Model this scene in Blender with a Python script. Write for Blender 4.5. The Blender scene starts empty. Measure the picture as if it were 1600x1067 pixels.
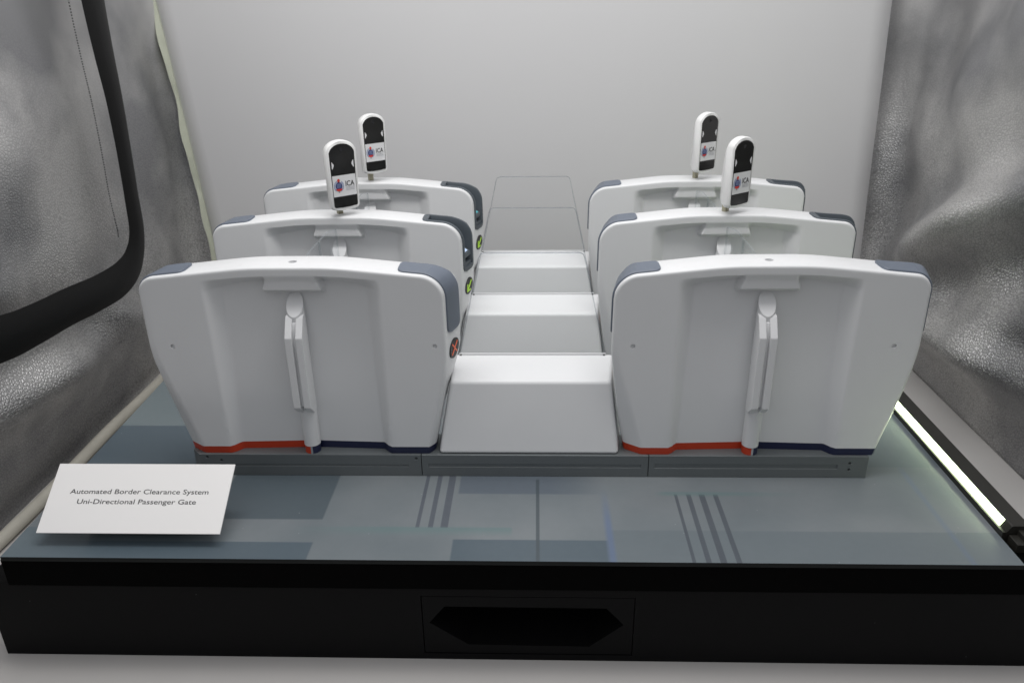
import bpy, bmesh, math, random
from mathutils import Vector, Matrix
random.seed(4)
S = 0.01                      # all lengths below are written in centimetres
scn = bpy.context.scene
col = scn.collection

# ------------------------------------------------------------------ camera
PITCH, YAW, ROLL = .4087, .0344, -.0143
cp, sp, cy, sy = math.cos(PITCH), math.sin(PITCH), math.cos(YAW), math.sin(YAW)
F = Vector((-sy*cp, cy*cp, -sp)); R0 = Vector((cy, sy, 0)); U0 = R0.cross(F)
R = R0*math.cos(ROLL) + U0*math.sin(ROLL); U = R.cross(F)
cd = bpy.data.cameras.new('camera'); cam = bpy.data.objects.new('camera', cd); col.objects.link(cam)
cam.matrix_world = Matrix(((R.x, U.x, -F.x, .6729*S), (R.y, U.y, -F.y, 0), (R.z, U.z, -F.z, 40*S), (0, 0, 0, 1)))
cd.sensor_width = 36; cd.lens = 1221.83/1600*36; cd.clip_start = .01; cd.clip_end = 50
cd.dof.use_dof = True; cd.dof.focus_distance = .70; cd.dof.aperture_fstop = 13
scn.camera = cam

# ------------------------------------------------------------------ light
w = bpy.data.worlds.new('World'); scn.world = w; w.use_nodes = True
_n = w.node_tree.nodes; _l = w.node_tree.links                    # the dim room: dark towards the floor, pale overhead
_tc = _n.new('ShaderNodeTexCoord'); _sp = _n.new('ShaderNodeSeparateXYZ'); _l.new(_tc.outputs['Generated'], _sp.inputs[0])
_cr = _n.new('ShaderNodeValToRGB'); _l.new(_sp.outputs[2], _cr.inputs[0])
_cr.color_ramp.elements[0].position = 0.0; _cr.color_ramp.elements[0].color = (.07, .075, .08, 1)
_cr.color_ramp.elements.new(.16).color = (.26, .27, .285, 1)
_cr.color_ramp.elements[-1].position = .55; _cr.color_ramp.elements[-1].color = (.955, .965, 1.0, 1)
_l.new(_cr.outputs[0], _n['Background'].inputs[0])
_n['Background'].inputs[1].default_value = .74

def area(name, loc, target, sx, sy_, power, colr):
    l = bpy.data.lights.new(name, 'AREA'); l.shape = 'RECTANGLE'; l.size = sx*S; l.size_y = sy_*S
    l.energy = power; l.color = colr
    o = bpy.data.objects.new(name, l); col.objects.link(o); o.location = Vector(loc)*S
    o.rotation_euler = (Vector(target)-Vector(loc)).to_track_quat('-Z', 'Y').to_euler()
    return o
area('tent_top_light', (-4, 57, 80), (-2, 68, 0), 76, 14, 3.2, (1, .985, .97))
area('tent_rear_light', (6, 82, 84), (9, 121, 58), 110, 12, 2.5, (1, 1, .99))

scn.view_settings.view_transform = 'Standard'; scn.view_settings.look = 'None'
scn.view_settings.exposure = 0; scn.view_settings.gamma = 1
scn.render.engine = 'CYCLES'

# ------------------------------------------------------------------ materials
def mat(name, base, rough=.5, metal=0, spec=.5, noise=0, nscale=60, bump=0, bscale=400, emit=None, estr=0, coat=0):
    m = bpy.data.materials.new(name); m.use_nodes = True; nt = m.node_tree; N = nt.nodes; L = nt.links
    b = N['Principled BSDF']
    b.inputs['Base Color'].default_value = (*base, 1); b.inputs['Roughness'].default_value = rough
    b.inputs['Metallic'].default_value = metal; b.inputs['Specular IOR Level'].default_value = spec
    b.inputs['Coat Weight'].default_value = coat
    tc = N.new('ShaderNodeTexCoord')
    if noise:
        n = N.new('ShaderNodeTexNoise'); n.inputs['Scale'].default_value = nscale; n.inputs['Detail'].default_value = 5
        L.new(tc.outputs['Object'], n.inputs['Vector'])
        mx = N.new('ShaderNodeMix'); mx.data_type = 'RGBA'
        mx.inputs[6].default_value = (*[c*(1-noise) for c in base], 1); mx.inputs[7].default_value = (*[min(1, c*(1+noise)) for c in base], 1)
        L.new(n.outputs['Fac'], mx.inputs[0]); L.new(mx.outputs[2], b.inputs['Base Color'])
        mr = N.new('ShaderNodeMapRange'); mr.inputs[3].default_value = max(0, rough-.06); mr.inputs[4].default_value = rough+.08
        L.new(n.outputs['Fac'], mr.inputs[0]); L.new(mr.outputs[0], b.inputs['Roughness'])
    if bump:
        n2 = N.new('ShaderNodeTexNoise'); n2.inputs['Scale'].default_value = bscale; n2.inputs['Detail'].default_value = 3
        L.new(tc.outputs['Object'], n2.inputs['Vector'])
        bp = N.new('ShaderNodeBump'); bp.inputs['Strength'].default_value = bump; bp.inputs['Distance'].default_value = .0004
        L.new(n2.outputs['Fac'], bp.inputs['Height']); L.new(bp.outputs[0], b.inputs['Normal'])
    if emit:
        b.inputs['Emission Color'].default_value = (*emit, 1); b.inputs['Emission Strength'].default_value = estr
    return m

M = {}
M['white'] = mat('white_plastic', (.74, .745, .75), .36, noise=.02, nscale=25, bump=.12, bscale=900)
M['device'] = mat('device_white', (.82, .82, .81), .3, noise=.015)
M['insert'] = mat('slate_insert', (.135, .158, .200), .42, noise=.06, nscale=80, bump=.15, bscale=1500)
M['tray'] = mat('tray_grey', (.075, .09, .105), .42, noise=.06, nscale=80, bump=.1, bscale=1500)
M['red'] = mat('red_trim', (.52, .045, .012), .35, noise=.05)
M['navy'] = mat('navy_trim', (.012, .016, .055), .32, noise=.1)
M['chrome'] = mat('chrome', (.7, .7, .72), .15, metal=1)
M['frame'] = mat('frame_black', (.0012, .0012, .0012), .6, spec=.03)
M['rim'] = mat('glass_rim', (.009, .011, .011), .5, spec=.2)
M['hole'] = mat('hole_dark', (.12, .12, .12), .6)
M['plinth'] = mat('plinth_metal', (.15, .165, .17), .42, metal=.25, noise=.06, nscale=50, bump=.1, bscale=600)
M['pole'] = mat('pole_olive', (.36, .34, .25), .35, metal=.5, noise=.1)
M['black'] = mat('gloss_black', (.006, .006, .006), .16)
M['screen'] = mat('screen_white', (.74, .74, .75), .2)
M['ink'] = mat('ink', (.012, .012, .014), .5)
M['inkgrey'] = mat('ink_grey', (.32, .32, .36), .5)
M['logoblue'] = mat('logo_blue', (.03, .05, .17), .4)
M['logopale'] = mat('logo_pale', (.28, .33, .50), .4)
M['logored'] = mat('logo_red', (.62, .04, .03), .4)
M['green'] = mat('arrow_green', (.42, .72, .03), .4, emit=(.5, .85, .05), estr=.12)
M['orange'] = mat('cross_orange', (.75, .13, .05), .4, emit=(.9, .18, .08), estr=.08)
M['reader'] = mat('reader_lit', (.5, .6, .8), .2, emit=(.55, .68, .95), estr=.45)
M['readerteal'] = mat('reader_teal', (.1, .4, .45), .2, emit=(.15, .6, .65), estr=.3)
M['card'] = mat('card_white', (.87, .855, .84), .38, noise=.02, nscale=12)
M['cream'] = mat('cream_binding', (.46, .44, .38), .7, noise=.12, nscale=70, bump=.4, bscale=700)
M['edgecream'] = mat('edge_cream', (.50, .52, .42), .7, noise=.12, nscale=70, bump=.3, bscale=700)
M['webbing'] = mat('black_webbing', (.004, .004, .004), .45, spec=.2, bump=.4, bscale=900)
M['thread'] = mat('thread', (.07, .07, .07), .8)
M['rail'] = mat('rail_black', (.018, .017, .014), .45, bump=.2, bscale=900)
M['led'] = mat('led_strip', (.9, .95, .85), .3, emit=(.84, 1.0, .62), estr=15)
M['ground'] = mat('tent_floor', (.50, .485, .47), .6, noise=.04, nscale=14)

def black_box_mat():
    m = mat('black_laminate', (.0052, .0052, .0055), .34, noise=.15, nscale=8, spec=.07)
    nt = m.node_tree; N = nt.nodes; L = nt.links; b = N['Principled BSDF']
    tc = N.new('ShaderNodeTexCoord'); v = N.new('ShaderNodeTexVoronoi'); v.inputs['Scale'].default_value = 45
    L.new(tc.outputs['Object'], v.inputs['Vector'])
    lt = N.new('ShaderNodeMath'); lt.operation = 'LESS_THAN'; lt.inputs[1].default_value = .02
    L.new(v.outputs['Distance'], lt.inputs[0])
    mx = N.new('ShaderNodeMix'); mx.data_type = 'RGBA'
    mx.inputs[7].default_value = (.09, .09, .09, 1)
    src = b.inputs['Base Color'].links[0].from_socket
    L.new(lt.outputs[0], mx.inputs[0]); L.new(src, mx.inputs[6]); L.new(mx.outputs[2], b.inputs['Base Color'])
    return m
M['box'] = black_box_mat()

def glass_mat(name, tint, refl, body):
    m = bpy.data.materials.new(name); m.use_nodes = True; nt = m.node_tree; N = nt.nodes; L = nt.links
    N.remove(N['Principled BSDF']); out = N['Material Output']
    t = N.new('ShaderNodeBsdfTransparent'); t.inputs[0].default_value = (*tint, 1)
    g = N.new('ShaderNodeBsdfGlossy'); g.inputs['Roughness'].default_value = .03; g.inputs[0].default_value = (.9, .92, .95, 1)
    d = N.new('ShaderNodeBsdfDiffuse'); d.inputs[0].default_value = (.6, .63, .65, 1)
    fr = N.new('ShaderNodeLayerWeight'); fr.inputs[0].default_value = .12
    mu = N.new('ShaderNodeMath'); mu.operation = 'MULTIPLY'; mu.inputs[1].default_value = refl; mu.use_clamp = True
    L.new(fr.outputs[0], mu.inputs[0])
    a = N.new('ShaderNodeMixShader'); L.new(mu.outputs[0], a.inputs[0]); L.new(t.outputs[0], a.inputs[1]); L.new(g.outputs[0], a.inputs[2])
    c = N.new('ShaderNodeMixShader'); c.inputs[0].default_value = body; L.new(a.outputs[0], c.inputs[1]); L.new(d.outputs[0], c.inputs[2])
    L.new(c.outputs[0], out.inputs[0]); return m
M['glass'] = glass_mat('clear_acrylic', (.994, .996, .996), .2, .003)
M['glassedge'] = glass_mat('pane_edge', (.8, .82, .84), .6, .08)
M['polish'] = glass_mat('polished_edge', (.86, .87, .88), .6, .05)
M['flapedge'] = glass_mat('flap_edge', (.86, .88, .89), .9, .10)

# printed floor pattern: flat printed shapes under a clear sheet (object coordinates, centimetres)
def floor_mat():
    m = bpy.data.materials.new('printed_glass_floor'); m.use_nodes = True; nt = m.node_tree; N = nt.nodes; L = nt.links
    b = N['Principled BSDF']; b.inputs['Roughness'].default_value = .22; b.inputs['Specular IOR Level'].default_value = .45
    tc = N.new('ShaderNodeTexCoord'); sep = N.new('ShaderNodeSeparateXYZ'); L.new(tc.outputs['Object'], sep.inputs[0])
    def math_(op, a, c=None, clamp=False):
        n = N.new('ShaderNodeMath'); n.operation = op; n.use_clamp = clamp
        for i, v in enumerate((a, c)):
            if v is None: continue
            if isinstance(v, (int, float)): n.inputs[i].default_value = v
            else: L.new(v, n.inputs[i])
        return n.outputs[0]
    X = math_('MULTIPLY', sep.outputs[0], 100); Y = math_('MULTIPLY', sep.outputs[1], 100)
    def edge(coord, a, soft, sign):       # 1 where sign*(coord-a) > 0
        d = math_('SUBTRACT', coord, a) if sign > 0 else math_('SUBTRACT', a, coord)
        return math_('ADD', math_('DIVIDE', d, soft), .5, True)
    n1 = N.new('ShaderNodeTexNoise'); n1.inputs['Scale'].default_value = 9; n1.inputs['Detail'].default_value = 2
    L.new(tc.outputs['Object'], n1.inputs['Vector'])
    mx = N.new('ShaderNodeMix'); mx.data_type = 'RGBA'
    mx.inputs[6].default_value = (.130, .153, .166, 1); mx.inputs[7].default_value = (.195, .212, .222, 1)
    L.new(math_('ADD', math_('MULTIPLY', math_('SUBTRACT', n1.outputs['Fac'], .5), 2.2), .5, True), mx.inputs[0])
    cur = mx.outputs[2]
    def rect(x0, x1, y0, y1, colr, a=1., sl=.15, sr=.15, sf=.12, sb=.12, slant=0):
        nonlocal cur
        Xs = X if not slant else math_('ADD', X, math_('MULTIPLY', Y, slant))
        k = math_('MULTIPLY', math_('MULTIPLY', edge(Xs, x0, sl, 1), edge(Xs, x1, sr, -1)),
                  math_('MULTIPLY', edge(Y, y0, sf, 1), edge(Y, y1, sb, -1)))
        k = math_('MULTIPLY', k, a)
        q = N.new('ShaderNodeMix'); q.data_type = 'RGBA'; q.inputs[7].default_value = (*colr, 1)
        L.new(k, q.inputs[0]); L.new(cur, q.inputs[6]); cur = q.outputs[2]
    slate = (.072, .100, .122); teal = (.11, .18, .18); lav = (.115, .125, .145); blue = (.11, .15, .24)
    rect(-60, -26.8, 40, 53.1, (.11, .145, .165), .75, sr=6)          # cooler front-left corner
    rect(-60, -30, 62.9, 70.3, slate, .85, sr=2)                       # dark bar left of the gates
    rect(-60, -30, 70.3, 90, (.15, .19, .20), .6)
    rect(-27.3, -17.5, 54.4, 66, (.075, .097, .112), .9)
    rect(-38, -17.5, 48, 51.35, slate, .85, sl=8)
    for x, ww in ((-9.3, .32), (-8.2, .42), (-7.05, .62)):
        rect(x-ww/2, x+ww/2, 53.35, 66, (.075, .085, .105), .8, .06, .06)
    rect(-6.3, 4.4, 58.3, 66, (.10, .12, .145), .85, sr=5)
    rect(-6.15, 6.5, 46, 51.85, slate, .85, sr=.3)
    rect(.6, .9, 46, 60.6, (.06, .075, .085), .85, .06, .06)
    rect(-16, -1.4, 52.7, 53.45, teal, .6, sl=8, sf=.9)
    rect(6.4, 60, 46, 53.2, (.125, .15, .165), .75, sl=.4)
    for x, ww in ((12.9, .28), (14.03, .42), (15.18, .52), (16.38, .42)):
        rect(x-ww/2, x+ww/2, 40, 58.4, (.07, .08, .095), .85, .06, .06)
    rect(11.5, 20.5, 58.2, 58.75, teal, .55, sl=1, sr=7, sf=.4)
    rect(6.35, 6.9, 40, 56.8, blue, .75, sl=.35, sr=.3, sb=5)
    rect(34.05, 34.5, 40, 62.7, blue, .35, sl=.3, sr=.3, sb=2)
    rect(30, 60, 62.9, 90, (.11, .14, .155), .6, sf=.05, sl=3)
    n2 = N.new('ShaderNodeTexNoise'); n2.inputs['Scale'].default_value = 140; n2.inputs['Detail'].default_value = 4
    L.new(tc.outputs['Object'], n2.inputs['Vector'])
    q = N.new('ShaderNodeMix'); q.data_type = 'RGBA'; q.blend_type = 'MULTIPLY'; q.inputs[0].default_value = .08
    L.new(cur, q.inputs[6]); L.new(n2.outputs['Fac'], q.inputs[7]); 
    g = N.new('ShaderNodeMix'); g.data_type = 'RGBA'; g.blend_type = 'MULTIPLY'; g.inputs[0].default_value = 1
    g.inputs[7].default_value = (1.12, 1.12, 1.12, 1); L.new(q.outputs[2], g.inputs[6])
    L.new(g.outputs[2], b.inputs['Base Color'])
    vd = N.new('ShaderNodeTexVoronoi'); vd.inputs['Scale'].default_value = 60; L.new(tc.outputs['Object'], vd.inputs['Vector'])
    dm = N.new('ShaderNodeMix'); dm.data_type = 'RGBA'; dm.inputs[7].default_value = (.4, .42, .42, 1)
    L.new(math_('MULTIPLY', math_('LESS_THAN', vd.outputs['Distance'], .03), .5), dm.inputs[0]); L.new(g.outputs[2], dm.inputs[6]); L.new(dm.outputs[2], b.inputs['Base Color'])
    mr = N.new('ShaderNodeMapRange'); mr.inputs[3].default_value = .24; mr.inputs[4].default_value = .38
    L.new(n1.outputs['Fac'], mr.inputs[0]); L.new(mr.outputs[0], b.inputs['Roughness'])
    return m
M['floor'] = floor_mat()

def fabric_mat():
    m = bpy.data.materials.new('silver_tent_fabric'); m.use_nodes = True; nt = m.node_tree; N = nt.nodes; L = nt.links
    b = N['Principled BSDF']; b.inputs['Metallic'].default_value = .82
    tc = N.new('ShaderNodeTexCoord')
    nz = N.new('ShaderNodeTexNoise'); nz.inputs['Scale'].default_value = 5; nz.inputs['Detail'].default_value = 4
    L.new(tc.outputs['Object'], nz.inputs['Vector'])
    cr = N.new('ShaderNodeMix'); cr.data_type = 'RGBA'; cr.inputs[6].default_value = (.36, .36, .37, 1); cr.inputs[7].default_value = (.70, .69, .68, 1)
    cm = N.new('ShaderNodeMapRange'); cm.inputs[1].default_value = .38; cm.inputs[2].default_value = .58; L.new(nz.outputs['Fac'], cm.inputs[0]); L.new(cm.outputs[0], cr.inputs[0]); L.new(cr.outputs[2], b.inputs['Base Color'])
    mr = N.new('ShaderNodeMapRange'); mr.inputs[3].default_value = .40; mr.inputs[4].default_value = .54
    L.new(nz.outputs['Fac'], mr.inputs[0]); L.new(mr.outputs[0], b.inputs['Roughness'])
    wn = N.new('ShaderNodeTexNoise'); wn.inputs['Scale'].default_value = 120; L.new(tc.outputs['Object'], wn.inputs['Vector'])
    add = N.new('ShaderNodeMix'); add.data_type = 'VECTOR'; add.inputs[0].default_value = .0012
    L.new(tc.outputs['Object'], add.inputs[4]); L.new(wn.outputs['Color'], add.inputs[5])
    v = N.new('ShaderNodeTexVoronoi'); v.inputs['Scale'].default_value = 400; v.feature = 'SMOOTH_F1'; v.inputs['Smoothness'].default_value = .35
    L.new(add.outputs[1], v.inputs['Vector'])
    bp = N.new('ShaderNodeBump'); bp.inputs['Distance'].default_value = .0005
    nm = N.new('ShaderNodeTexNoise'); nm.inputs['Scale'].default_value = 3.2; L.new(tc.outputs['Object'], nm.inputs['Vector'])
    sz = N.new('ShaderNodeSeparateXYZ'); L.new(tc.outputs['Object'], sz.inputs[0])
    m1 = N.new('ShaderNodeMapRange'); m1.inputs[1].default_value = .45; m1.inputs[2].default_value = .05; m1.inputs[3].default_value = -.5; m1.inputs[4].default_value = .4
    L.new(sz.outputs[2], m1.inputs[0])                       # grain and its dark pits fade out higher up the wall
    m2 = N.new('ShaderNodeMath'); m2.operation = 'ADD'; m2.use_clamp = True; L.new(nm.outputs['Fac'], m2.inputs[0]); L.new(m1.outputs[0], m2.inputs[1])
    L.new(m2.outputs[0], bp.inputs['Strength'])
    # small dark pits between the pebbles of the grain
    v2 = N.new('ShaderNodeTexVoronoi'); v2.inputs['Scale'].default_value = 270; v2.feature = 'DISTANCE_TO_EDGE'; L.new(add.outputs[1], v2.inputs['Vector'])
    pm = N.new('ShaderNodeMapRange'); pm.inputs[1].default_value = .16; pm.inputs[2].default_value = .02; L.new(v2.outputs['Distance'], pm.inputs[0])
    ph = N.new('ShaderNodeMapRange'); ph.inputs[2].default_value = .3; L.new(v2.outputs['Distance'], ph.inputs[0]); L.new(ph.outputs[0], bp.inputs['Height'])
    pk = N.new('ShaderNodeMath'); pk.operation = 'MULTIPLY'; L.new(pm.outputs[0], pk.inputs[0]); L.new(m2.outputs[0], pk.inputs[1])
    pq = N.new('ShaderNodeMath'); pq.operation = 'MULTIPLY'; pq.inputs[1].default_value = .42; L.new(pk.outputs[0], pq.inputs[0])
    pc = N.new('ShaderNodeMix'); pc.data_type = 'RGBA'; pc.inputs[7].default_value = (.07, .07, .07, 1)
    L.new(pq.outputs[0], pc.inputs[0]); L.new(cr.outputs[2], pc.inputs[6]); L.new(pc.outputs[2], b.inputs['Base Color'])
    
    n3 = N.new('ShaderNodeTexNoise'); n3.inputs['Scale'].default_value = 30; n3.inputs['Detail'].default_value = 3
    L.new(tc.outputs['Object'], n3.inputs['Vector'])
    b2 = N.new('ShaderNodeBump'); b2.inputs['Strength'].default_value = .07; b2.inputs['Distance'].default_value = .004
    L.new(n3.outputs['Fac'], b2.inputs['Height']); L.new(bp.outputs[0], b2.inputs['Normal']); L.new(b2.outputs[0], b.inputs['Normal'])
    return m
M['fabric'] = fabric_mat()
M['backdrop'] = mat('backdrop_paper', (.632, .628, .632), .75, spec=.2, noise=.025, nscale=2.5)

# ------------------------------------------------------------------ helpers
def tag(o, label=None, cat=None, group=None, kind=None):
    if label: o['label'] = label
    if cat: o['category'] = cat
    if group: o['group'] = group
    if kind: o['kind'] = kind
    return o
def empty(name, loc=(0, 0, 0), rz=0):
    o = bpy.data.objects.new(name, None); col.objects.link(o); o.empty_display_size = .02
    o.location = Vector(loc)*S; o.rotation_euler = (0, 0, rz); return o
def flare(bm):
    """the right end of every gate and left ends of every gate lean to the right towards the back (gate-local centimetres)"""
    for v in bm.verts:
        if v.co.x < -10.6:
            v.co.x += .6*min(1, (-v.co.x-10.6)/1.8)*max(0, min(1, (v.co.y+1.45)/3.1))*sstep((v.co.z-4)/7)
        if v.co.x > 10.6:
            v.co.x += .95*min(1, (v.co.x-10.6)/1.8)*max(0, min(1, (v.co.y+1.45)/3.1))*sstep((v.co.z-5.5)/7)
    return bm
def link(name, bm, m, parent=None, smooth=False, bevel=0, seg=3, auto=None):
    """bm in centimetres -> one mesh object"""
    bmesh.ops.recalc_face_normals(bm, faces=bm.faces[:])
    for v in bm.verts: v.co *= S
    me = bpy.data.meshes.new(name); bm.to_mesh(me); bm.free()
    for mm in (m if isinstance(m, (list, tuple)) else [m]): me.materials.append(M[mm])
    o = bpy.data.objects.new(name, me); col.objects.link(o)
    if parent: o.parent = parent
    if smooth: me.polygons.foreach_set('use_smooth', [True]*len(me.polygons))
    if auto is not None: me.set_sharp_from_angle(angle=math.radians(auto))
    if bevel:
        bv = o.modifiers.new('bevel', 'BEVEL'); bv.width = bevel*S; bv.segments = seg; bv.limit_method = 'ANGLE'; bv.angle_limit = .6
        me.polygons.foreach_set('use_smooth', [True]*len(me.polygons)); me.set_sharp_from_angle(angle=math.radians(50))
        wn = o.modifiers.new('wn', 'WEIGHTED_NORMAL'); wn.keep_sharp = False
    return o
def box(bm, x0, x1, y0, y1, z0, z1):
    r = bmesh.ops.create_cube(bm, size=1)['verts']
    for v in r: v.co = Vector(((x0+x1)/2+v.co.x*(x1-x0), (y0+y1)/2+v.co.y*(y1-y0), (z0+z1)/2+v.co.z*(z1-z0)))
    return r
def prism(bm, pts, axis, a, b):
    """closed polygon pts (p,q) extruded along axis between a and b. axis 'x': (y,z); 'y': (x,z); 'z': (x,y)"""
    def P(p, q, t): return {'x': (t, p, q), 'y': (p, t, q), 'z': (p, q, t)}[axis]
    A = [bm.verts.new(P(p, q, a)) for p, q in pts]; B = [bm.verts.new(P(p, q, b)) for p, q in pts]
    n = len(pts); bm.faces.new(A); bm.faces.new(B[::-1])
    for i in range(n): bm.faces.new((A[i], B[i], B[(i+1) % n], A[(i+1) % n]))
    return A+B
def cyl(bm, c, r, axis, a, b, n=24):
    return prism(bm, [(c[0]+r*math.cos(2*math.pi*i/n), c[1]+r*math.sin(2*math.pi*i/n)) for i in range(n)], axis, a, b)
def apply_cut(o, cutter_bms):
    """subtract closed meshes (cm, in o's own space) from o, baking the result"""
    cs = []
    for cb in cutter_bms:
        c = link('cutter', cb, 'hole'); m = o.modifiers.new('b', 'BOOLEAN'); m.operation = 'DIFFERENCE'; m.solver = 'EXACT'; m.object = c
        c.matrix_world = o.matrix_world.copy(); cs.append(c)
    bpy.context.view_layer.update()
    dg = bpy.context.evaluated_depsgraph_get(); me = bpy.data.meshes.new_from_object(o.evaluated_get(dg))
    old = o.data; o.modifiers.clear(); me.name = old.name; o.data = me
    while len(me.materials) > 1: me.materials.pop(index=len(me.materials)-1)
    for c in cs: bpy.data.objects.remove(c)
    return o
def ramp(x): x = max(0., min(1., x)); return .75*x+.25*x*x*(3-2*x)
def sstep(x): x = max(0., min(1., x)); return x*x*(3-2*x)

# ------------------------------------------------------------------ setting
bm = bmesh.new(); 
vs = [bm.verts.new(p) for p in ((-80, 14, -10.6), (80, 14, -10.6), (80, 150, -10.6), (-80, 150, -10.6))]; bm.faces.new(vs)
tag(link('ground', bm, 'ground'), kind='structure')

# tent walls
def wall(side):
    bm = bmesh.new(); ny, nz = 190, 150; rows = []
    for i in range(ny+1):
        y = 14+118*i/ny; row = []
        for j in range(nz+1):
            z = -10.6+88*j/nz
            d = 55.4
            d -= 9*sstep((y-119)/14)                                      # turns in behind the backdrop
            k = sstep((z+10.6)/9)
            if side > 0:
                def ridge(y0, z0, ang, wd, amp, ln):
                    ca, sa = math.cos(ang), math.sin(ang); a = (y-y0)*ca+(z-z0)*sa; b_ = -(y-y0)*sa+(z-z0)*ca
                    return amp*math.exp(-(b_/wd)**2)*math.exp(-(a/ln)**2)
                h = (ridge(97, 14, -.52, 3.8, 4.0, 20)+ridge(92, -1, -.12, 3.6, 3.8, 18)+ridge(84, 6, -.35, 2.6, 1.3, 12)
                     + ridge(104, 30, -.7, 6, 1.6, 24)-ridge(80, 14, -.3, 3.5, 1.0, 12)+.45*math.sin(y*.19+z*.07)+.22*math.sin(y*.43-z*.21+1))
            else:
                def ridge(y0, z0, ang, wd, amp, ln):
                    ca, sa = math.cos(ang), math.sin(ang); a = (y-y0)*ca+(z-z0)*sa; b_ = -(y-y0)*sa+(z-z0)*ca
                    return amp*math.exp(-(b_/wd)**2)*math.exp(-(a/ln)**2)
                h = (ridge(80, 1, -.1, 3.6, 2.6, 16)+ridge(66, 15, -.15, 3., 1.1, 12)+ridge(96, 3, -.5, 3, 1.4, 9)
                     + ridge(84, -5, .1, 2.5, 1., 14)+ridge(78, 24, .3, 6, .9, 16)+.4*math.sin(y*.17-z*.06+2)+.2*math.sin(y*.4+z*.23))
            row.append(bm.verts.new((side*(d-k*h*1.35+.8), y, z)))
        rows.append(row)
    for i in range(ny):
        for j in range(nz): bm.faces.new((rows[i][j], rows[i+1][j], rows[i+1][j+1], rows[i][j+1]))
    return bm
tent = tag(empty('light_tent', (0, 90, -10.6)), 'silver pebbled fabric photo tent enclosing the model on both sides', 'photo tent')
def in_tent(o): o.parent = tent; o.matrix_parent_inverse = Matrix.Translation(-tent.location); return o
wr = in_tent(link('side_wall', wall(1), 'fabric', smooth=True)); tag(wr, 'right silver fabric wall with dark diagonal folds')
wl = in_tent(link('side_wall', wall(-1), 'fabric', smooth=True)); tag(wl, 'left silver fabric wall with black webbing curve')
for o in (wr, wl):
    so = o.modifiers.new('solid', 'SOLIDIFY'); so.thickness = .002; so.offset = 0
def ribbon(pts, width, thick, X):
    """closed-section band in the (y,z) plane at x=X following pts; width may be a list"""
    P = []
    n = len(pts)
    for k in range(n-1):
        p0 = Vector(pts[max(k-1, 0)]); p1 = Vector(pts[k]); p2 = Vector(pts[k+1]); p3 = Vector(pts[min(k+2, n-1)])
        for s in range(10):
            t = s/10; P.append(.5*((2*p1)+(p2-p0)*t+(2*p0-5*p1+4*p2-p3)*t*t+(3*p1-p0-3*p2+p3)*t**3))
    P.append(Vector(pts[-1]))
    bm = bmesh.new(); prev = None
    for i, p in enumerate(P):
        d = (P[min(i+1, len(P)-1)]-P[max(i-1, 0)]).normalized(); nn = Vector((-d.y, d.x))
        wdt = width if not isinstance(width, list) else width[min(int(i/10), len(width)-1)]*(1-(i % 10)/10)+width[min(int(i/10)+1, len(width)-1)]*(i % 10)/10
        a, b_ = p-nn*wdt/2, p+nn*wdt/2
        sec = [bm.verts.new(q) for q in ((X-thick*.3, a.x, a.y), (X+thick*.7, a.x+nn.x*.3*wdt, a.y+nn.y*.3*wdt), (X+thick*.7, b_.x-nn.x*.3*wdt, b_.y-nn.y*.3*wdt), (X-thick*.3, b_.x, b_.y))]
        if prev:
            for k in range(4): bm.faces.new((prev[k], prev[(k+1) % 4], sec[(k+1) % 4], sec[k]))
        else: bm.faces.new(sec)
        prev = sec
    bm.faces.new(prev); return bm, P
wbm, WP = ribbon([(102, 56), (101.6, 49), (101.3, 41), (101.3, 35), (101.5, 29.7), (101.3, 23.7), (100.8, 17.6), (100.2, 12.4), (97.9, 9.3), (94, 8.1), (88.2, 8.2), (82, 8.8), (75.8, 9.2), (70.6, 9.8), (62, 11.7), (52, 15)],
                  [6, 5.8, 5.4, 4.8, 4.2, 3.8, 3.7, 4.0, 4.6, 4.6, 4.4, 4.4, 4.5, 4.7, 4.8, 4.8], .45, -52.6)
tag(in_tent(link('webbing_strip', wbm, 'webbing', smooth=True, auto=50)), 'wide black webbing strip curving down the left fabric wall')
bm = bmesh.new()
for i in range(8, 74):
    for h in (.0, .5):
        a = WP[i].lerp(WP[i+1], h); b_ = WP[i].lerp(WP[i+1], h+.3)
        d = (b_-a).normalized(); n = Vector((-d.y, d.x)); off = -n*4.4*(1 if i < 58 else max(.75, 1-.012*(i-58)))
        q = [bm.verts.new((-53.35+dx, p.x+off.x+n.x*s_, p.y+off.y+n.y*s_)) for dx in (0, .12) for p, s_ in ((a, -.05), (b_, -.05), (b_, .05), (a, .05))]
        for f in ((0, 1, 2, 3), (7, 6, 5, 4), (0, 4, 5, 1), (1, 5, 6, 2), (2, 6, 7, 3), (3, 7, 4, 0)): bm.faces.new([q[k] for k in f])
in_tent(link('stitching', bm, 'thread'))
def tube(bm, pts, r, n=10):
    prev = None
    for i, p in enumerate(pts):
        p = Vector(p); d = (Vector(pts[min(i+1, len(pts)-1)])-Vector(pts[max(i-1, 0)])).normalized()
        a = d.orthogonal().normalized() if abs(d.z) < .9 else Vector((1, 0, 0)); a = (a-d*a.dot(d)).normalized(); b_ = d.cross(a)
        sec = [bm.verts.new(p+a*r*math.cos(2*math.pi*k/n)+b_*r*math.sin(2*math.pi*k/n)) for k in range(n)]
        if prev:
            for k in range(n): bm.faces.new((prev[k], prev[(k+1) % n], sec[(k+1) % n], sec[k]))
        else: bm.faces.new(sec)
        prev = sec
    bm.faces.new(prev)
bm = bmesh.new(); tube(bm, [(-54.3+.15*math.sin(y*.2), y, -9.9) for y in range(20, 124, 2)], .72)
tag(in_tent(link('floor_seam', bm, 'cream', smooth=True)), 'cream bound seam along the foot of the left wall')

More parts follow.
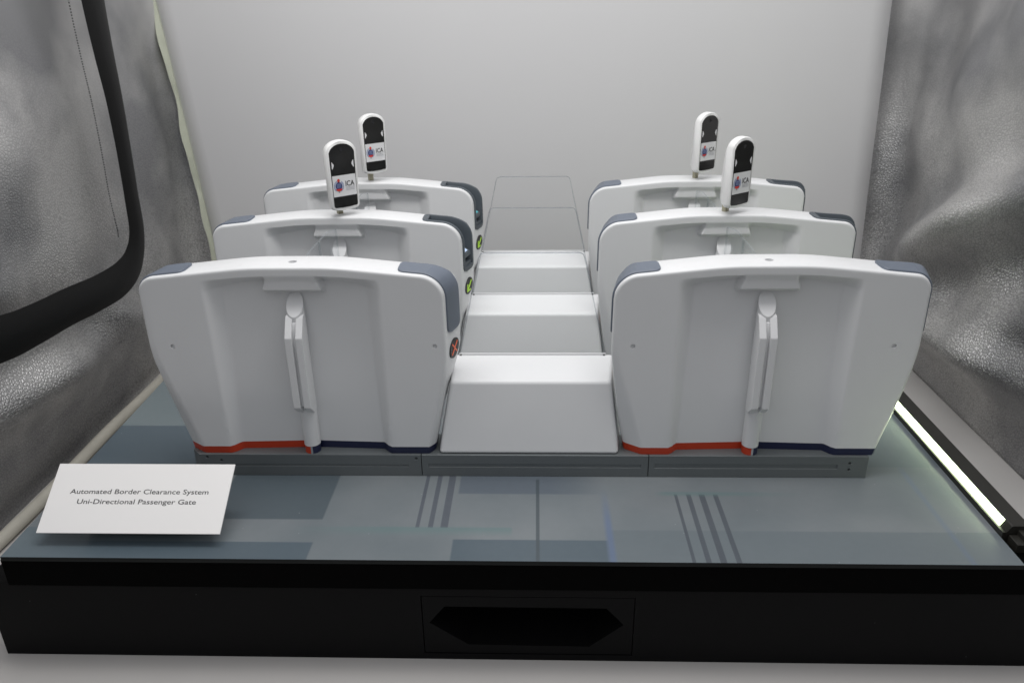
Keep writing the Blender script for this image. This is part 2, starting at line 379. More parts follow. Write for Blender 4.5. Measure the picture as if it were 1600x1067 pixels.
# backdrop sheet: hangs behind the gates, a little wider at the top left
bd = tag(empty('backdrop_sheet', (0, 122, -10.6)), 'plain pale grey paper backdrop hanging behind the rows of gates', 'backdrop')
def bdx(z, s_):
    if s_ < 0: return -52.24-2.49*(z-2.46)/38.58 if z < 42 else -54.8-.07*(z-42)
    return 52.6-1.81*(z-2.02)/37.63
bm = bmesh.new(); rows = []
for j in range(45):
    z = -10.6+j*2.0; row = []
    for i in range(41):
        t = i/40; x = bdx(z, -1)*(1-t)+bdx(z, 1)*t
        row.append(bm.verts.new((x, .35*math.sin(x*.06+z*.03)+.25*math.sin(z*.05+1)-2*math.exp(-(z+10.6)/2.5), z+10.6)))
    rows.append(row)
for j in range(44):
    for i in range(40): bm.faces.new((rows[j][i], rows[j][i+1], rows[j+1][i+1], rows[j+1][i]))
o = link('sheet', bm, 'backdrop', bd, smooth=True); so = o.modifiers.new('s', 'SOLIDIFY'); so.thickness = .0015
bm = bmesh.new(); prev = None
for j in range(90):
    z = -10.6+j; x = bdx(z, -1); ww = .12+.08*math.sin(z*.9)+.14*math.sin(z*.37+1)
    sec = [bm.verts.new(p) for p in ((x-ww, -.9+.3*math.sin(z*.5), z+10.6), (x+.42, -.55, z+10.6), (x+.45, .1, z+10.6), (x-ww, .1, z+10.6))]
    if prev:
        for k in range(4): bm.faces.new((prev[k], prev[(k+1) % 4], sec[(k+1) % 4], sec[k]))
    else: bm.faces.new(sec)
    prev = sec
bm.faces.new(prev); link('edge_binding', bm, 'edgecream', bd, smooth=True, auto=50)

# ------------------------------------------------------------------ black display base
base = tag(empty('display_base', (0, 49.2, -10.6)), 'long black plinth box with printed glass top carrying the six gates', 'display base')
def on(p, o): o.parent = p; o.matrix_parent_inverse = Matrix.Translation(-p.location); return o
bm = bmesh.new(); box(bm, -44.65, 43, 49.62, 112, -10.6, -3.0)
lower = on(base, link('lower_box', bm, 'box', bevel=.06))
cbm = bmesh.new(); box(cbm, -8.75, 8.6, 49.0, 49.95, -9.98, -3.9)
hx = [(-8.15, -6.7), (-6.85, -5.0), (6.3, -5.05), (7.75, -6.75), (5.0, -9.1), (-5.0, -9.0)]
cb2 = bmesh.new(); prism(cb2, hx, 'y', 49.8, 54)
lower.modifiers.clear(); apply_cut(lower, [cbm, cb2])
bm = bmesh.new(); box(bm, -8.67, 8.52, 49.66, 49.93, -9.9, -3.98)
pl = on(base, link('access_panel', bm, 'box'))
cb = bmesh.new(); prism(cb, hx, 'y', 49, 51); apply_cut(pl, [cb])
tag(pl, 'thin square-cornered panel with a long hexagonal opening')
bm = bmesh.new(); box(bm, -42.35, 41.0, 49.35, 112, -2.998, -.42)
on(base, link('upper_frame', bm, 'frame', bevel=.05))
bm = bmesh.new(); prism(bm, [(-42.12, 49.2), (38.03, 49.2), (38.03, 110), (-43.7, 110)], 'z', -.40, 0)
gt = on(base, link('glass_top', bm, ['floor', 'rim'], bevel=0))
for p in gt.data.polygons:
    if abs(p.normal.z) < .5: p.material_index = 1
tag(gt, 'glass sheet over a blue-grey printed floor pattern')
bm = bmesh.new(); prism(bm, [(38.06, -.415), (38.06, .50), (38.28, .50), (38.30, .40), (38.66, 1.04), (38.78, 1.1), (40.1, 1.1), (40.5, -.415)], 'y', 52.6, 111)
rail = on(base, link('side_rail', bm, 'rail'))
bm = bmesh.new(); prism(bm, [(38.33, .40), (38.67, 1.0), (38.62, 1.03), (38.28, .43)], 'y', 53.6, 110)
led = link('led_strip', bm, 'led', rail); led.location = (0, 0, 0)
tag(led, 'lit white strip light')
bm = bmesh.new(); box(bm, 38.5, 40.7, 51.2, 52.5, -.415, .35); box(bm, 39.2, 40.4, 51.6, 52.7, .3, .75); cyl(bm, (39.6, 52.0), .22, 'z', .7, .9, 16)
link('end_bracket', bm, 'rail', rail, bevel=.04)

# ------------------------------------------------------------------ gates
import numpy as np
D = 1.70; ZB = 2.98; FR = .22
ROWS = [63.0, 79.535, 96.07]; GX = 19.98
def lerp(a, b_, t): return a+(b_-a)*t
def W(z, inner):
    wt, k, z0 = (12.92, .046, 13) if inner else (13.08, .050, 13)
    return wt-k*max(0, z0-z)**1.5-.008*max(0, z-z0)
def T(x):
    a = abs(x); return 20.12-.105*(math.log1p(math.exp((a-3.6)*1.6))/1.6)
def col_top(s_, inner):
    r = 1.95 if inner else 1.3
    Wt = 12.95; x = abs(s_)*Wt; zt = T(x)
    if x > Wt-r: zt -= r-math.sqrt(max(0, r*r-(x-(Wt-r))**2))
    return zt
eo = [0, .04, .1, .18, .28, .4, .52, .68, .85, 1.05, 1.3, 1.55, 1.8, 2.05]
ax = sorted(set([12.9-e for e in eo]+[10.4, 9.9, 9.4, 8.9, 8.4, 8.0, 7.75, 7.6, 7.45, 7.3, 7.15, 7.0, 6.85, 6.7, 6.55, 6.4, 6.25, 6.1, 5.95, 5.8, 5.6, 5.3, 5, 4.6, 4.2, 3.8, 3.4, 3.0, 2.85, 2.75, 2.65, 2.55, 2.45, 2.35, 2.25, 2.15, 2.05, 1.8, 1.4, .9, .45, 0]))
SS = [-a/12.9 for a in reversed(ax)]+[a/12.9 for a in ax[1:]]
eo2 = [0, .04, .1, .18, .28, .4, .52, .64]+[.7+.08*i for i in range(26)]
def gate_surface(right_inner):
    """front surface grid: list of columns of (x, v, z)"""
    inn = lambda s_: right_inner if s_ > 0 else not right_inner
    out = []
    for s_ in SS:
        c = []; zt = col_top(s_, inn(s_)); zs = [zt-e for e in eo2]; z0 = zs[-1]
        zs += [lerp(z0, ZB, k/34) for k in range(1, 35)]
        for z in zs: c.append((s_*W(z, inn(s_)), z))
        out.append(c)
    A = np.array(out)                               # cols x rows x 2
    O = np.concatenate([A[0, ::-1], A[1:-1, 0], A[-1]])   # outline polyline, bottom left -> bottom right
    segs = []
    for a, b_ in zip(O[:-1], O[1:]):
        for t in np.linspace(0, 1, 5)[:-1]: segs.append(a+(b_-a)*t)
    segs = np.array(segs+[O[-1]])
    P = A.reshape(-1, 2); d = np.empty(len(P))
    for i in range(0, len(P), 500):
        q = P[i:i+500]; d[i:i+500] = np.sqrt(((q[:, None]-segs[None])**2).sum(-1).min(1))
    V = np.empty(len(P))
    for i, (x, z) in enumerate(P):
        v = -D
        if d[i] < FR: v += FR-math.sqrt(max(0, FR*FR-(FR-d[i])**2))
        g = .06+.94*sstep((14-z)/11)
        w_ = W(z, right_inner if x > 0 else not right_inner)
        kk, c = (1.5*(.35+.65*g), 1.05*g) if x < 0 else (.55*(.35+.65*g), .8*g)
        ch = (abs(x)-(w_-kk))/kk
        if ch > 0: v += c*ch
        e = 7.35+.15*(z-3)/15; wd = .75+.65*max(0, z-3)/15
        side = ramp((e-abs(x))/wd); ceil = ramp((T(x)-.78-z)/(.5+.5*abs(x)/7))
        dep = (.85+.18*max(0, (z-8))/10+.3*(1-min(1, abs(x)/6.6)))*side*ceil
        bw = 2.75-.35*sstep((z-17.9)/1.3)
        boss = sstep((bw-abs(x))/.32)*sstep((z-17.5)/.6)
        v += dep*(1-boss*.82)
        V[i] = v
    G = np.dstack([A, V.reshape(A.shape[:2])])
    return G, O
SURF = {True: gate_surface(True), False: gate_surface(False)}
def v3(g, back=False): return (g[0], -g[2] if back else g[2], g[1])
def body_bm(right_inner):
    G, O = SURF[right_inner]; nc, nr = G.shape[:2]; bm = bmesh.new()
    Fv = [[bm.verts.new(v3(G[i, j])) for j in range(nr)] for i in range(nc)]
    Bv = [[bm.verts.new(v3(G[i, j], True)) for j in range(nr)] for i in range(nc)]
    for i in range(nc-1):
        for j in range(nr-1):
            bm.faces.new((Fv[i][j], Fv[i][j+1], Fv[i+1][j+1], Fv[i+1][j])); bm.faces.new((Bv[i][j], Bv[i+1][j], Bv[i+1][j+1], Bv[i][j+1]))
        bm.faces.new((Fv[i][-1], Bv[i][-1], Bv[i+1][-1], Fv[i+1][-1]))
    ring = [(0, j) for j in range(nr-1, -1, -1)]+[(i, 0) for i in range(1, nc)]+[(nc-1, j) for j in range(1, nr)]
    for (a, b_), (c, d) in zip(ring[:-1], ring[1:]): bm.faces.new((Fv[a][b_], Fv[c][d], Bv[c][d], Bv[a][b_]))
    return bm
def path(right_inner, side, x_top=9.0, z_side=13.85, step=.12):
    """outline points from the top of the gate round its corner and down the side, with outward normals"""
    O = SURF[right_inner][1]; pts = [Vector(p) for p in O]
    if side < 0: pts = pts[::-1]
    seq = [p for p in pts if p.x*side > x_top-.6 and p.y > z_side-.6]
    res = [seq[0]]; acc = 0
    for a, b_ in zip(seq[:-1], seq[1:]):
        L = (b_-a).length
        if L < 1e-6: continue
        while acc+L >= step:
            a = a.lerp(b_, (step-acc)/L); L = (b_-a).length; res.append(a); acc = 0
        acc += L
    res = [p for p in res if p.x*side >= x_top-.02 and p.y >= z_side-.02]
    nn = []
    for i in range(len(res)):
        d = (res[min(i+2, len(res)-1)]-res[max(i-2, 0)]).normalized()
        n = Vector((-d.y, d.x)); n = n if n.dot(Vector((side*.7, .7))) > 0 else -n
        nn.append(n)
    return res, nn
def sweep(bm, P, N, prof, i0, i1):
    prev = None; n = None
    for i in range(i0, i1+1):
        pr = prof(i); n = len(pr)
        sec = [bm.verts.new((P[i].x+N[i].x*h, v, P[i].y+N[i].y*h)) for v, h in pr]
        if prev:
            for k in range(n): bm.faces.new((prev[k], prev[(k+1) % n], sec[(k+1) % n], sec[k]))
        else: bm.faces.new(sec)
        prev = sec
    bm.faces.new(prev[::-1])
def end_round(i, n, hw, r=.55, step=.12):
    s_ = min(i, n-1-i)*step
    return hw if s_ >= r else hw-(r-math.sqrt(max(0, r*r-(r-s_)**2)))
def insert_bm(ri, side):
    P, N = path(ri, side); n = len(P); bm = bmesh.new()
    def prof(i):
        h = end_round(i, n, 1.24)
        return [(-h, -.15), (-h, .11), (-h+.07, .17), (h-.07, .17), (h, .11), (h, -.15)]
    sweep(bm, P, N, prof, 0, n-1); return bm
DEP = .84
def tray_bm(ri, side):
    P, N = path(ri, side, x_top=8.8); n = len(P); bm = bmesh.new()
    hw = 1.27
    def solid(i):
        h = end_round(i, n, hw); g = min(h, 1.04)
        return [(-g, -DEP), (-h, -.03), (-h, .08), (-h+.06, .13), (h-.06, .13), (h, .08), (h, -.03), (g, -DEP)]
    k0, k1 = 5, n-1-4
    sweep(bm, P, N, solid, 0, k0); sweep(bm, P, N, solid, k1, n-1)
    def chan(i): return [(-1.04, -DEP-.04), (-hw, -.03), (-hw, .08), (-hw+.06, .13), (-.98, .13), (-.93, .06), (-.93, -DEP+.06), (.93, -DEP+.06), (.93, .06), (.98, .13), (hw-.06, .13), (hw, .08), (hw, -.03), (1.04, -DEP-.04)]
    sweep(bm, P, N, chan, k0, k1); return bm
def cut_bm(ri, side):
    P, N = path(ri, side, x_top=8.8); n = len(P); bm = bmesh.new()
    sweep(bm, P, N, lambda i: [(-1.09, -DEP-.06), (-1.09, .6), (1.09, .6), (1.09, -DEP-.06)], 3, n-4); return bm

def make_body(ri, variant):
    bm = flare(body_bm(ri)); o = link('body', bm, 'white', None, smooth=True)
    cuts = []
    for x in () if variant == 'tray' else (-10.95, 11.9) if ri else (-11.1, 10.85):
        c = bmesh.new(); cyl(c, (x, 12.98), .21, 'y', -D-.5, -D+.16+.06, 20); cuts.append(c)
    if variant == 'plain':
        c = bmesh.new(); cyl(c, (0, -.12), .36, 'z', 19.6, 21, 24); cuts.append(c)
    else: cuts.append(flare(cut_bm(ri, 1)))
    apply_cut(o, cuts)
    me = o.data; me.polygons.foreach_set('use_smooth', [True]*len(me.polygons)); me.set_sharp_from_angle(angle=math.radians(38))
    return o
def trim_bm(ri, half):
    G, O = SURF[ri]; nc = G.shape[0]; idx = [i for i in range(nc) if (SS[i]*half >= -1e-6)]
    front = [(G[i, -1][0], G[i, -1][2]) for i in idx]; bm = bmesh.new()
    loop = [(x, v-.0) for x, v in front]+[(x, -v) for x, v in reversed(front)]
    cx = 0
    A = [bm.verts.new((x*1.0, v, 2.972)) for x, v in loop]; B = [bm.verts.new((x*.992, v*.96, 2.262)) for x, v in loop]
    n = len(loop)
    for i in range(n): bm.faces.new((A[i], B[i], B[(i+1) % n], A[(i+1) % n]))
    for L_ in (A, B):
        m = len(idx)
        for k in range(m-1): bm.faces.new((L_[k], L_[k+1], L_[n-2-k], L_[n-1-k]))
    # half of the collar round the foot of each flap housing
    for sg in (-1, 1):
        a0, a1 = (90, 270) if half < 0 else (-90, 90)
        pts = [(.71*math.cos(math.radians(a)), sg*HC+.71*math.sin(math.radians(a))) for a in range(a0, a1+1, 15)]
        prism(bm, pts, 'z', 2.262, 2.985)
    return bm
HC = 1.06                                             # housing centre is this far in front of / behind the gate's middle
def housing_bm(sg):
    bm = bmesh.new(); r = .74; n = 32
    cut = lambda v: 15.7+(v-(-HC-r))*1.75/(1.35)      # slanted top face
    bot = [bm.verts.new((r*math.cos(2*math.pi*i/n), sg*(HC+r*math.sin(2*math.pi*i/n)), 2.99)) for i in range(n)]
    top = []
    for i in range(n):
        c, s_ = math.cos(2*math.pi*i/n), math.sin(2*math.pi*i/n); v = -(HC+r*s_)
        top.append(bm.verts.new((r*c, sg*(HC+r*s_), min(cut(v), 17.7))))
    bm.faces.new(bot); bm.faces.new(top[::-1])
    for i in range(n): bm.faces.new((bot[i], bot[(i+1) % n], top[(i+1) % n], top[i]))
    prof = [(HC-.2, 15.9), (HC+.55, 15.75), (HC+.78, 15.5), (HC+1.54, 14.15), (HC+1.60, 14.0), (HC+1.60, 7.5), (HC+1.54, 7.35), (HC+.72, 6.6), (HC-.2, 6.55)]
    for x0, x1 in ((-.76, -.16), (.16, .76)):
        prism(bm, [(sg*a, b_) for a, b_ in prof], 'x', x0, x1)
    prism(bm, [(sg*a, b_) for a, b_ in ((HC-.2, 15.4), (HC+.8, 15.2), (HC+1.2, 14.2), (HC+1.2, 7.4), (HC-.2, 7.2))], 'x', -.17, .17)
    return bm
def glass_bm(pts, axis, a, b_, rnd=.35):
    bm = bmesh.new(); n = len(pts); P = []
    for i in range(n):
        p, a0, a1 = Vector(pts[i]), Vector(pts[i-1]), Vector(pts[(i+1) % n])
        d0 = (a0-p).normalized(); d1 = (a1-p).normalized()
        for t in (0, .25, .5, .75, 1):
            q0 = p+d0*rnd*(1-t); q1 = p+d1*rnd*t; P.append(q0.lerp(q1, t))
    prism(bm, [tuple(p) for p in P], axis, a, b_); return bm
def glass_link(name, bm, parent, edge='glassedge'):
    o = link(name, bm, ['glass', edge], parent); big = sorted((p.area for p in o.data.polygons))[-2]*.5
    for p in o.data.polygons: p.material_index = 0 if p.area > big else 1
    return o
def plinth(parent, x0, x1, grooves, holes, chamfer=False):
    bm = bmesh.new()
    pts = [(x0+.55, -1.9), (x1, -1.9), (x1, 1.9), (x0+.55, 1.9), (x0-.35, 1.0), (x0-.35, -1.0)] if chamfer else [(x0, -1.9), (x1, -1.9), (x1, 1.9), (x0, 1.9)]
    prism(bm, pts, 'z', .004, 2.25); o = link('plinth', bm, 'plinth', parent)
    cuts = []
    for a, b_, z0, z1 in grooves: c = bmesh.new(); box(c, a, b_, -2.5, -1.80, z0, z1); cuts.append(c)
    for x, z in holes: c = bmesh.new(); cyl(c, (x, z), .13, 'y', -2.5, -1.65, 14); cuts.append(c)
    o.matrix_parent_inverse = Matrix(); par = o.parent; o.parent = None; apply_cut(o, cuts); o.parent = par
    bv = o.modifiers.new('bevel', 'BEVEL'); bv.width = .035*S; bv.segments = 2; bv.limit_method = 'ANGLE'; bv.angle_limit = .7
    return o

def reader_parts(parent, screen):
    bm = bmesh.new(); x = 12.92
    prism(bm, [(x-.98, 16.5), (x-.10, 15.75), (x-.06, 15.68), (x-.06, 15.32), (x-.75, 15.30), (x-.75, 14.78), (x-.06, 14.76), (x-.06, 14.15), (x-.98, 14.15)], 'y', -.925, .925)
    rd = link('card_reader', flare(bm), 'tray', parent, bevel=.03)
    bm = bmesh.new(); a = Vector((x-.90, 16.47)); b_ = Vector((x-.22, 15.89)); n = Vector((.65, .76)).normalized()*.03
    prism(bm, [tuple(a), tuple(b_), tuple(b_+n), tuple(a+n)], 'y', -.62, .5)
    link('display', flare(bm), screen, rd)
    return rd
def badge(parent, kind):
    x = W(12.1, True)+.07; bm = bmesh.new()
    def P(y, z, h): return (x+h+.035*z-.02*z*z, y, 12.1+z)
    def poly(pts, h0, h1):
        A = [bm.verts.new(P(*p, h0)) for p in pts]; B = [bm.verts.new(P(*p, h1)) for p in pts]; n = len(pts)
        bm.faces.new(A); bm.faces.new(B[::-1])
        for i in range(n): bm.faces.new((A[i], B[i], B[(i+1) % n], A[(i+1) % n]))
    poly([(.93*math.cos(2*math.pi*i/40), .93*math.sin(2*math.pi*i/40)) for i in range(40)], -.25, .035)
    bd_ = link('sign_disc', flare(bm), 'ink', parent)
    bm = bmesh.new()
    def bar(a, b_, wd):
        a, b_ = Vector(a), Vector(b_); d = (b_-a).normalized()*wd/2; n = Vector((-d.y, d.x)); poly([tuple(a-n), tuple(b_-n), tuple(b_+n), tuple(a+n)], .02, .07)
    if kind == 'cross': bar((-.52, -.52), (.52, .52), .13); bar((-.52, .52), (.52, -.52), .13)
    else: bar((.48, .52), (-.4, -.42), .17); bar((-.5, .28), (-.5, -.56), .18); bar((-.58, -.5), (.33, -.5), .18)
    link('symbol', flare(bm), 'orange' if kind == 'cross' else 'green', bd_)
    tag(bd_, 'black disc with orange cross' if kind == 'cross' else 'black disc with green arrow')
    return bd_

BODY = {(ri, v): make_body(ri, v) for ri in (True, False) for v in ('plain', 'tray')}
labels = {(-1, 0): 'front left white gate with orange cross disc, solid slate corner cap and empty top hole',
          (-1, 1): 'middle left white gate behind the one with the orange cross, carrying a face scanner',
          (-1, 2): 'rearmost left white gate with open tray corner and small green arrow disc, nearest the backdrop',
          (1, 0): 'front right white gate beside the light strip with empty hole in its top',
          (1, 1): 'middle right white gate with open tray corner, directly behind the front right one',
          (1, 2): 'rearmost right white gate, in front of the backdrop, behind two other right gates'}
used = set()
shared = {}
for sx in (-1, 1):
    ri = sx < 0
    for r_, yc in enumerate(ROWS):
        g = tag(empty('passenger_gate', (sx*GX, yc, 0)), labels[(sx, r_)], 'passenger gate', 'automated passenger gates in two columns of three')
        var = 'plain' if r_ == 0 else 'tray'
        b = BODY[(ri, var)]
        if (ri, var) in used: b = b.copy(); b.name = 'body'; col.objects.link(b)
        used.add((ri, var)); b.parent = g
        def part(key, name, fn, m, **kw):
            if key in shared: o = shared[key].copy(); col.objects.link(o); o.parent = g
            else: o = link(name, fn(), m, g, **kw); shared[key] = o
            return o
        tag(part((ri, 'tl'), 'base_trim', lambda: trim_bm(ri, -1), 'red', auto=40, smooth=True), 'red trim under the left half')
        tag(part((ri, 'tr'), 'base_trim', lambda: trim_bm(ri, 1), 'navy', auto=40, smooth=True), 'navy trim under the right half')
        bmc = lambda: (lambda q: (prism(q, [(-.02, -HC-.735), (.16, -HC-.72), (.16, -HC-.3), (-.02, -HC-.3)], 'z', 2.262, 2.98), q)[1])(bmesh.new())
        part('chrome', 'chrome_insert', bmc, 'chrome')
        part((ri, 'il'), 'corner_cap', lambda: flare(insert_bm(ri, -1)), 'insert', smooth=True, auto=40)
        if var == 'plain': part((ri, 'ir'), 'corner_cap', lambda: flare(insert_bm(ri, 1)), 'insert', smooth=True, auto=40)
        else:
            t_ = part((ri, 'tray'), 'tray', lambda: flare(tray_bm(ri, 1)), 'tray', smooth=True, auto=40)
            tag(t_, 'open slate tray with card reader'); reader_parts(g, 'reader' if r_ == 1 else 'readerteal')
        for sg in (-1, 1):
            if sg > 0 and r_ == 2: continue
            h_ = part(('h', sg), 'flap_housing', lambda: housing_bm(sg), 'white', bevel=.05)
            if (sg < 0 and r_ > 0) or (sg > 0 and r_ < 2):
                wing = glass_bm([(sg*1.76, 5.0), (sg*8.16, 5.0), (sg*8.16, 19.5), (sg*5.0, 19.5), (sg*1.76, 18.9)], 'x', -.11, .11)
                glass_link('glass_flap', wing, g, 'flapedge')
        if sx < 0:
            badge(g, 'cross' if r_ == 0 else 'arrow')
            plinth(g, -30.95+GX, -9.92+GX, [(-29.3+GX, -11.1+GX, 1.02, 1.2)] if r_ == 0 else [], [(-10.35+GX, 1.88), (-29.7+GX, 1.95), (-28.4+GX, 1.6)] if r_ == 0 else [], True)
        else:
            plinth(g, 10.85-GX, 30.48-GX, [(11.4-GX, 27.8-GX, .95, 1.38)] if r_ == 0 else [], [(28.85-GX, 1.55), (28.85-GX, .88)] if r_ == 0 else [])

# centre blocks with a clear pane standing behind each
lab = ['front white centre block between the two front gates, with full sloping face visible',
       'second white centre block, behind the front one between the middle gates',
       'rearmost white centre block between the rear gates, nearest the backdrop']
for r_, yc in enumerate(ROWS):
    g = tag(empty('centre_block', (0, yc, 0)), lab[r_], 'centre block', 'white centre blocks between the gates')
    bm = bmesh.new(); xs = lambda z: (-8.22+(z-2.25)*1.2/6.8, 8.06-(z-2.25)*.80/6.8)
    Z = lambda y, z: (y, z)
    prof = [(-1.72, 2.262), (-.45, 9.02), (4.02, 9.72), (4.3, 2.262)]; wd_ = lambda y: .42 if y > 1 else 0
    Lv = [bm.verts.new((xs(min(z, 9.2))[0]-wd_(y)+(.3 if z > 9.4 else 0), y, z)) for y, z in prof]; Rv = [bm.verts.new((xs(min(z, 9.2))[1]+2*wd_(y)-(.25 if z > 9.4 else 0), y, z)) for y, z in prof]
    bm.faces.new(Lv); bm.faces.new(Rv[::-1])
    for i in range(4): bm.faces.new((Lv[i], Rv[i], Rv[(i+1) % 4], Lv[(i+1) % 4]))
    bmesh.ops.remove_doubles(bm, verts=bm.verts, dist=.001)
    link('shell', bm, 'white', g, bevel=.32, seg=6)
    bm = bmesh.new(); box(bm, -6.62, 7.12, 3.72, 3.86, 9.5, 9.86); link('pane_slot', bm, 'white', g, bevel=.03)
    pane = glass_bm([(-6.55, 9.65), (7.05, 9.65), (4.86, 19.55), (-4.42, 19.55)], 'y', 3.88, 4.13, rnd=.5)
    gp = glass_link('glass_pane', pane, g)
    bm = bmesh.new(); e_ = [(-6.55, 9.7), (-4.52, 19.05), (-4.36, 19.45), (-4.0, 19.55), (4.45, 19.55), (4.8, 19.45), (4.97, 19.05), (7.05, 9.7)]
    tube(bm, [(x, 4.0, z) for x, z in e_], .055, 8); link('polished_edge', bm, 'polish', gp, smooth=True)
    for x in (-6.45, 6.95):
        bm = bmesh.new(); box(bm, x-.09, x+.09, 3.66, 3.72, 9.66, 9.80); link('pane_clip', bm, 'hole', g)
    plinth(g, -9.86, 10.79, [(-9.25, 10.15, .98, 1.3)] if r_ == 0 else [], [])

# ------------------------------------------------------------------ face scanners
def text_bm(s, width, cap, x0=0, z0=0, center=True, bold=0):
    cu = bpy.data.curves.new('t', 'FONT'); cu.body = s; cu.size = 1; cu.resolution_u = 3; cu.offset = bold
    to = bpy.data.objects.new('t', cu); col.objects.link(to); bpy.context.view_layer.update()
    me = bpy.data.meshes.new_from_object(to.evaluated_get(bpy.context.evaluated_depsgraph_get()))
    bpy.data.objects.remove(to); bm = bmesh.new(); bm.from_mesh(me)
    xa = min(v.co.x for v in bm.verts); xb = max(v.co.x for v in bm.verts); k = width/(xb-xa); kz = cap/.73
    for v in bm.verts: v.co = Vector(((v.co.x-(xa+xb)/2 if center else v.co.x-xa)*k+x0, 0, v.co.y*kz+z0))
    return bm
def merge(dst, src):
    me = bpy.data.meshes.new('tmp'); src.to_mesh(me); src.free(); dst.from_mesh(me); bpy.data.meshes.remove(me)
def arch(w_, z0, z1, side, r, bulge=.0, n=14):
    """outline with an arched top: half width w_, shoulders at side, apex z1, rounded bottom corners"""
    pts = []
    for i in range(n+1):                                # top arc from right shoulder to left
        t = i/n; x = w_*(1-2*t); e = abs(x)/w_
        z = z1-(z1-side)*(.45*(1-math.sqrt(max(0, 1-(e*.985)**4)))/(1-math.sqrt(1-.985**4))+.55*e*e)
        pts.append((x, z))
    wb = w_*.95
    for a in range(180, 271, 18): pts.append((-wb+r+r*math.cos(math.radians(a)), z0+r+bulge+r*math.sin(math.radians(a))-0))
    for k in (.35, .65): pts.append((-wb+2*wb*k, z0))
    for a in range(270, 361, 18): pts.append((wb-r+r*math.cos(math.radians(a)), z0+r+bulge+r*math.sin(math.radians(a))))
    return pts
def scanner():
    g = empty('face_scanner')
    bm = bmesh.new()
    o_ = arch(1.66, 20.75, 27.75, 26.8, .45, .1)
    rings = [(.55, .0), (.78, .62), (.92, .80), (1.0, 1.0), (1.0, 1.5), (.985, 1.62), (.95, 1.70)]   # scale, depth (back -> front)
    cz = 24.1; prev = None
    for k, (sc, dv) in enumerate(rings):
        def q(x, z):
            if k == 0: return (x*.62, .55-dv, cz-1.2+(z-cz)*.45)
            if k == 1: return (x*.80, .15-0, cz-.3+(z-cz)*.86)
            return (x*(1-(1-sc)*.9), -(dv-.62), cz+(z-cz)*(1-(1-sc)*.42))
        sec = [bm.verts.new(q(x, z)) for x, z in o_]
        n = len(sec)
        if prev:
            for i in range(n): bm.faces.new((prev[i], prev[(i+1) % n], sec[(i+1) % n], sec[i]))
        else: bm.faces.new(sec)
        prev = sec
    bm.faces.new(prev[::-1])
    for v in bm.verts: v.co.y -= .55
    case = link('casing', bm, 'device', g, smooth=True, auto=55)
    yf = -(1.70-.62)-.55
    bm = bmesh.new(); prism(bm, arch(1.38, 21.1, 27.42, 26.62, .2, .05), 'y', yf-.035, yf+.02)
    sc = link('screen', bm, 'black', case)
    bm = bmesh.new(); box(bm, -1.28, 1.28, yf-.055, yf-.036, 22.25, 24.35); pic = link('logo_panel', bm, 'screen', sc)
    y2 = yf-.06
    def flat(name, shapes, m, y=y2, th=.012):
        b2 = bmesh.new()
        for s_ in shapes: prism(b2, s_, 'y', y-th, y)
        return link(name, b2, m, pic)
    cx, cz_ = -.64, 23.3
    circ = lambda x, z, rx, rz, n=24, a0=0, a1=360: [(x+rx*math.cos(math.radians(a0+(a1-a0)*i/n)), z+rz*math.sin(math.radians(a0+(a1-a0)*i/n))) for i in range(n if a1-a0 == 360 else n+1)]
    ring = []
    for a in list(range(118, 245, 16))+list(range(-64, 63, 16)):
        p = lambda r, a_: (cx+r*math.cos(math.radians(a_)), cz_+r*1.05*math.sin(math.radians(a_)))
        ring.append([p(.42, a-6), p(.56, a-7), p(.56, a+6), p(.42, a+5)])
    flat('wreath', ring, 'logopale')
    flat('shield', [circ(cx, cz_, .37, .40)], 'logoblue', y2-.001)
    flat('shield_lines', [[(cx-.24, z), (cx+.24, z), (cx+.24, z+.045), (cx-.24, z+.045)] for z in (cz_-.14, cz_-.02, cz_+.10, cz_+.2)], 'logopale', y2-.015)
    flat('crest', [circ(cx, cz_+.56, .14, .17), circ(cx, cz_-.27, .34, .24, 14, 180, 360), [(cx-.07, cz_+.38), (cx+.07, cz_+.38), (cx+.07, cz_+.46), (cx-.07, cz_+.46)]], 'logored', y2-.016)
    flat('crest_tip', [circ(cx, cz_-.60, .09, .08, 12)], 'inkgrey', y2)
    tb = text_bm('ICA', .98, .54, .60, 23.22, bold=.012); ext = bmesh.ops.extrude_face_region(tb, geom=tb.faces[:])
    for v in ext['geom']:
        if isinstance(v, bmesh.types.BMVert): v.co.y -= .012
    for v in tb.verts: v.co.y += y2
    link('lettering', tb, 'ink', pic)
    rnd = random.Random(3); ln = []
    for z in (23.08, 22.95, 22.82):
        x = .12
        while x < 1.04:
            w_ = rnd.uniform(.05, .16); ln.append([(x, z), (min(x+w_, 1.08), z), (min(x+w_, 1.08), z+.04), (x, z+.04)]); x += w_+.035
    flat('small_print', ln, 'inkgrey')
    b2 = bmesh.new()
    for s_ in (-1, 1): prism(b2, [(s_*1.2, 25.72), (s_*1.16, 25.74), (s_*.98, 25.47), (s_*.98, 25.33), (s_*1.16, 25.02), (s_*1.2, 25.04)], 'y', yf-.05, yf-.03)
    link('side_marks', b2, 'screen', sc)
    b2 = bmesh.new(); cyl(b2, (0, 26.85), .2, 'y', yf-.04, yf-.034, 20); link('lens', b2, 'ink', sc)
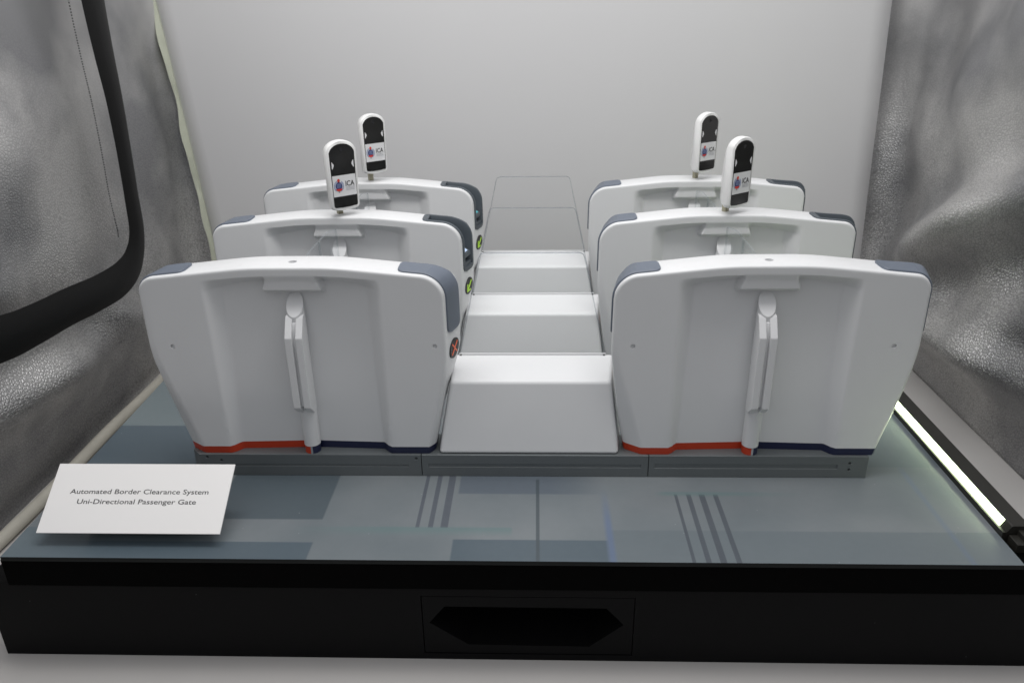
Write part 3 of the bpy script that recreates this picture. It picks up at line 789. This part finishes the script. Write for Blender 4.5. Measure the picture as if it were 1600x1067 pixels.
    bm = bmesh.new(); box(bm, -.27, .27, -.27, .27, 19.3, 21.6); link('post', bm, 'pole', g, bevel=.08)
    return g
def copy_tree(o, parent=None):
    c = o.copy(); col.objects.link(c)
    if parent: c.parent = parent
    for ch in list(o.children): copy_tree(ch, c)
    return c
sc0 = scanner(); n_ = 0
sl = {(-1, 1): 'white face scanner on a short post on the middle left gate', (-1, 2): 'white face scanner on the rearmost left gate, nearest the backdrop',
      (1, 1): 'white face scanner turned well aside on the middle right gate', (1, 2): 'white face scanner on the rearmost right gate, in front of the backdrop'}
for sx in (-1, 1):
    for r_ in (1, 2):
        o = sc0 if n_ == 0 else copy_tree(sc0); n_ += 1
        o.location = Vector((sx*GX+(.22 if sx < 0 else 0), ROWS[r_]-.12, (.42 if sx < 0 else .22) if r_ == 2 else 0))*S; o.rotation_euler = (0, 0, math.radians(40 if sx < 0 else 37))
        tag(o, sl[(sx, r_)], 'face scanner', 'face scanners standing on the gates')

# ------------------------------------------------------------------ title card
P0 = Vector((-39.82, 50.74, 1.2)); dirv = Vector((0, 4.99, 3.38)); LEN = dirv.length; tilt = math.atan2(3.38, 4.99)
card = tag(empty('title_card', (P0.x+7.53, P0.y, P0.z)), 'white printed title card tilted up at the front left corner of the base', 'title card')
card.rotation_euler = (tilt, 0, 0)
bm = bmesh.new(); prism(bm, [(-7.53, 0), (7.53, 0), (7.53+.0, LEN), (-7.53, LEN)], 'z', -.12, 0)
link('card', bm, 'card', card, bevel=.015)
tb = bmesh.new()
for s, wd, f in (('Automated Border Clearance System', 11.65, .445), ('Uni-Directional Passenger Gate', 9.95, .59)):
    t1 = text_bm(s, wd, .43, 0, 0, bold=.006)
    for v in t1.verts: v.co = Vector((v.co.x, LEN*(1-f)+v.co.z, .01))
    merge(tb, t1)
link('lettering', tb, 'ink', card)
bm = bmesh.new(); prism(bm, [(.8, -.13), (5.2, -.13), (5.2, -3.2), (1.2, -1.4)], 'x', -4.5, 4.5)
link('prop', bm, 'rail', card)
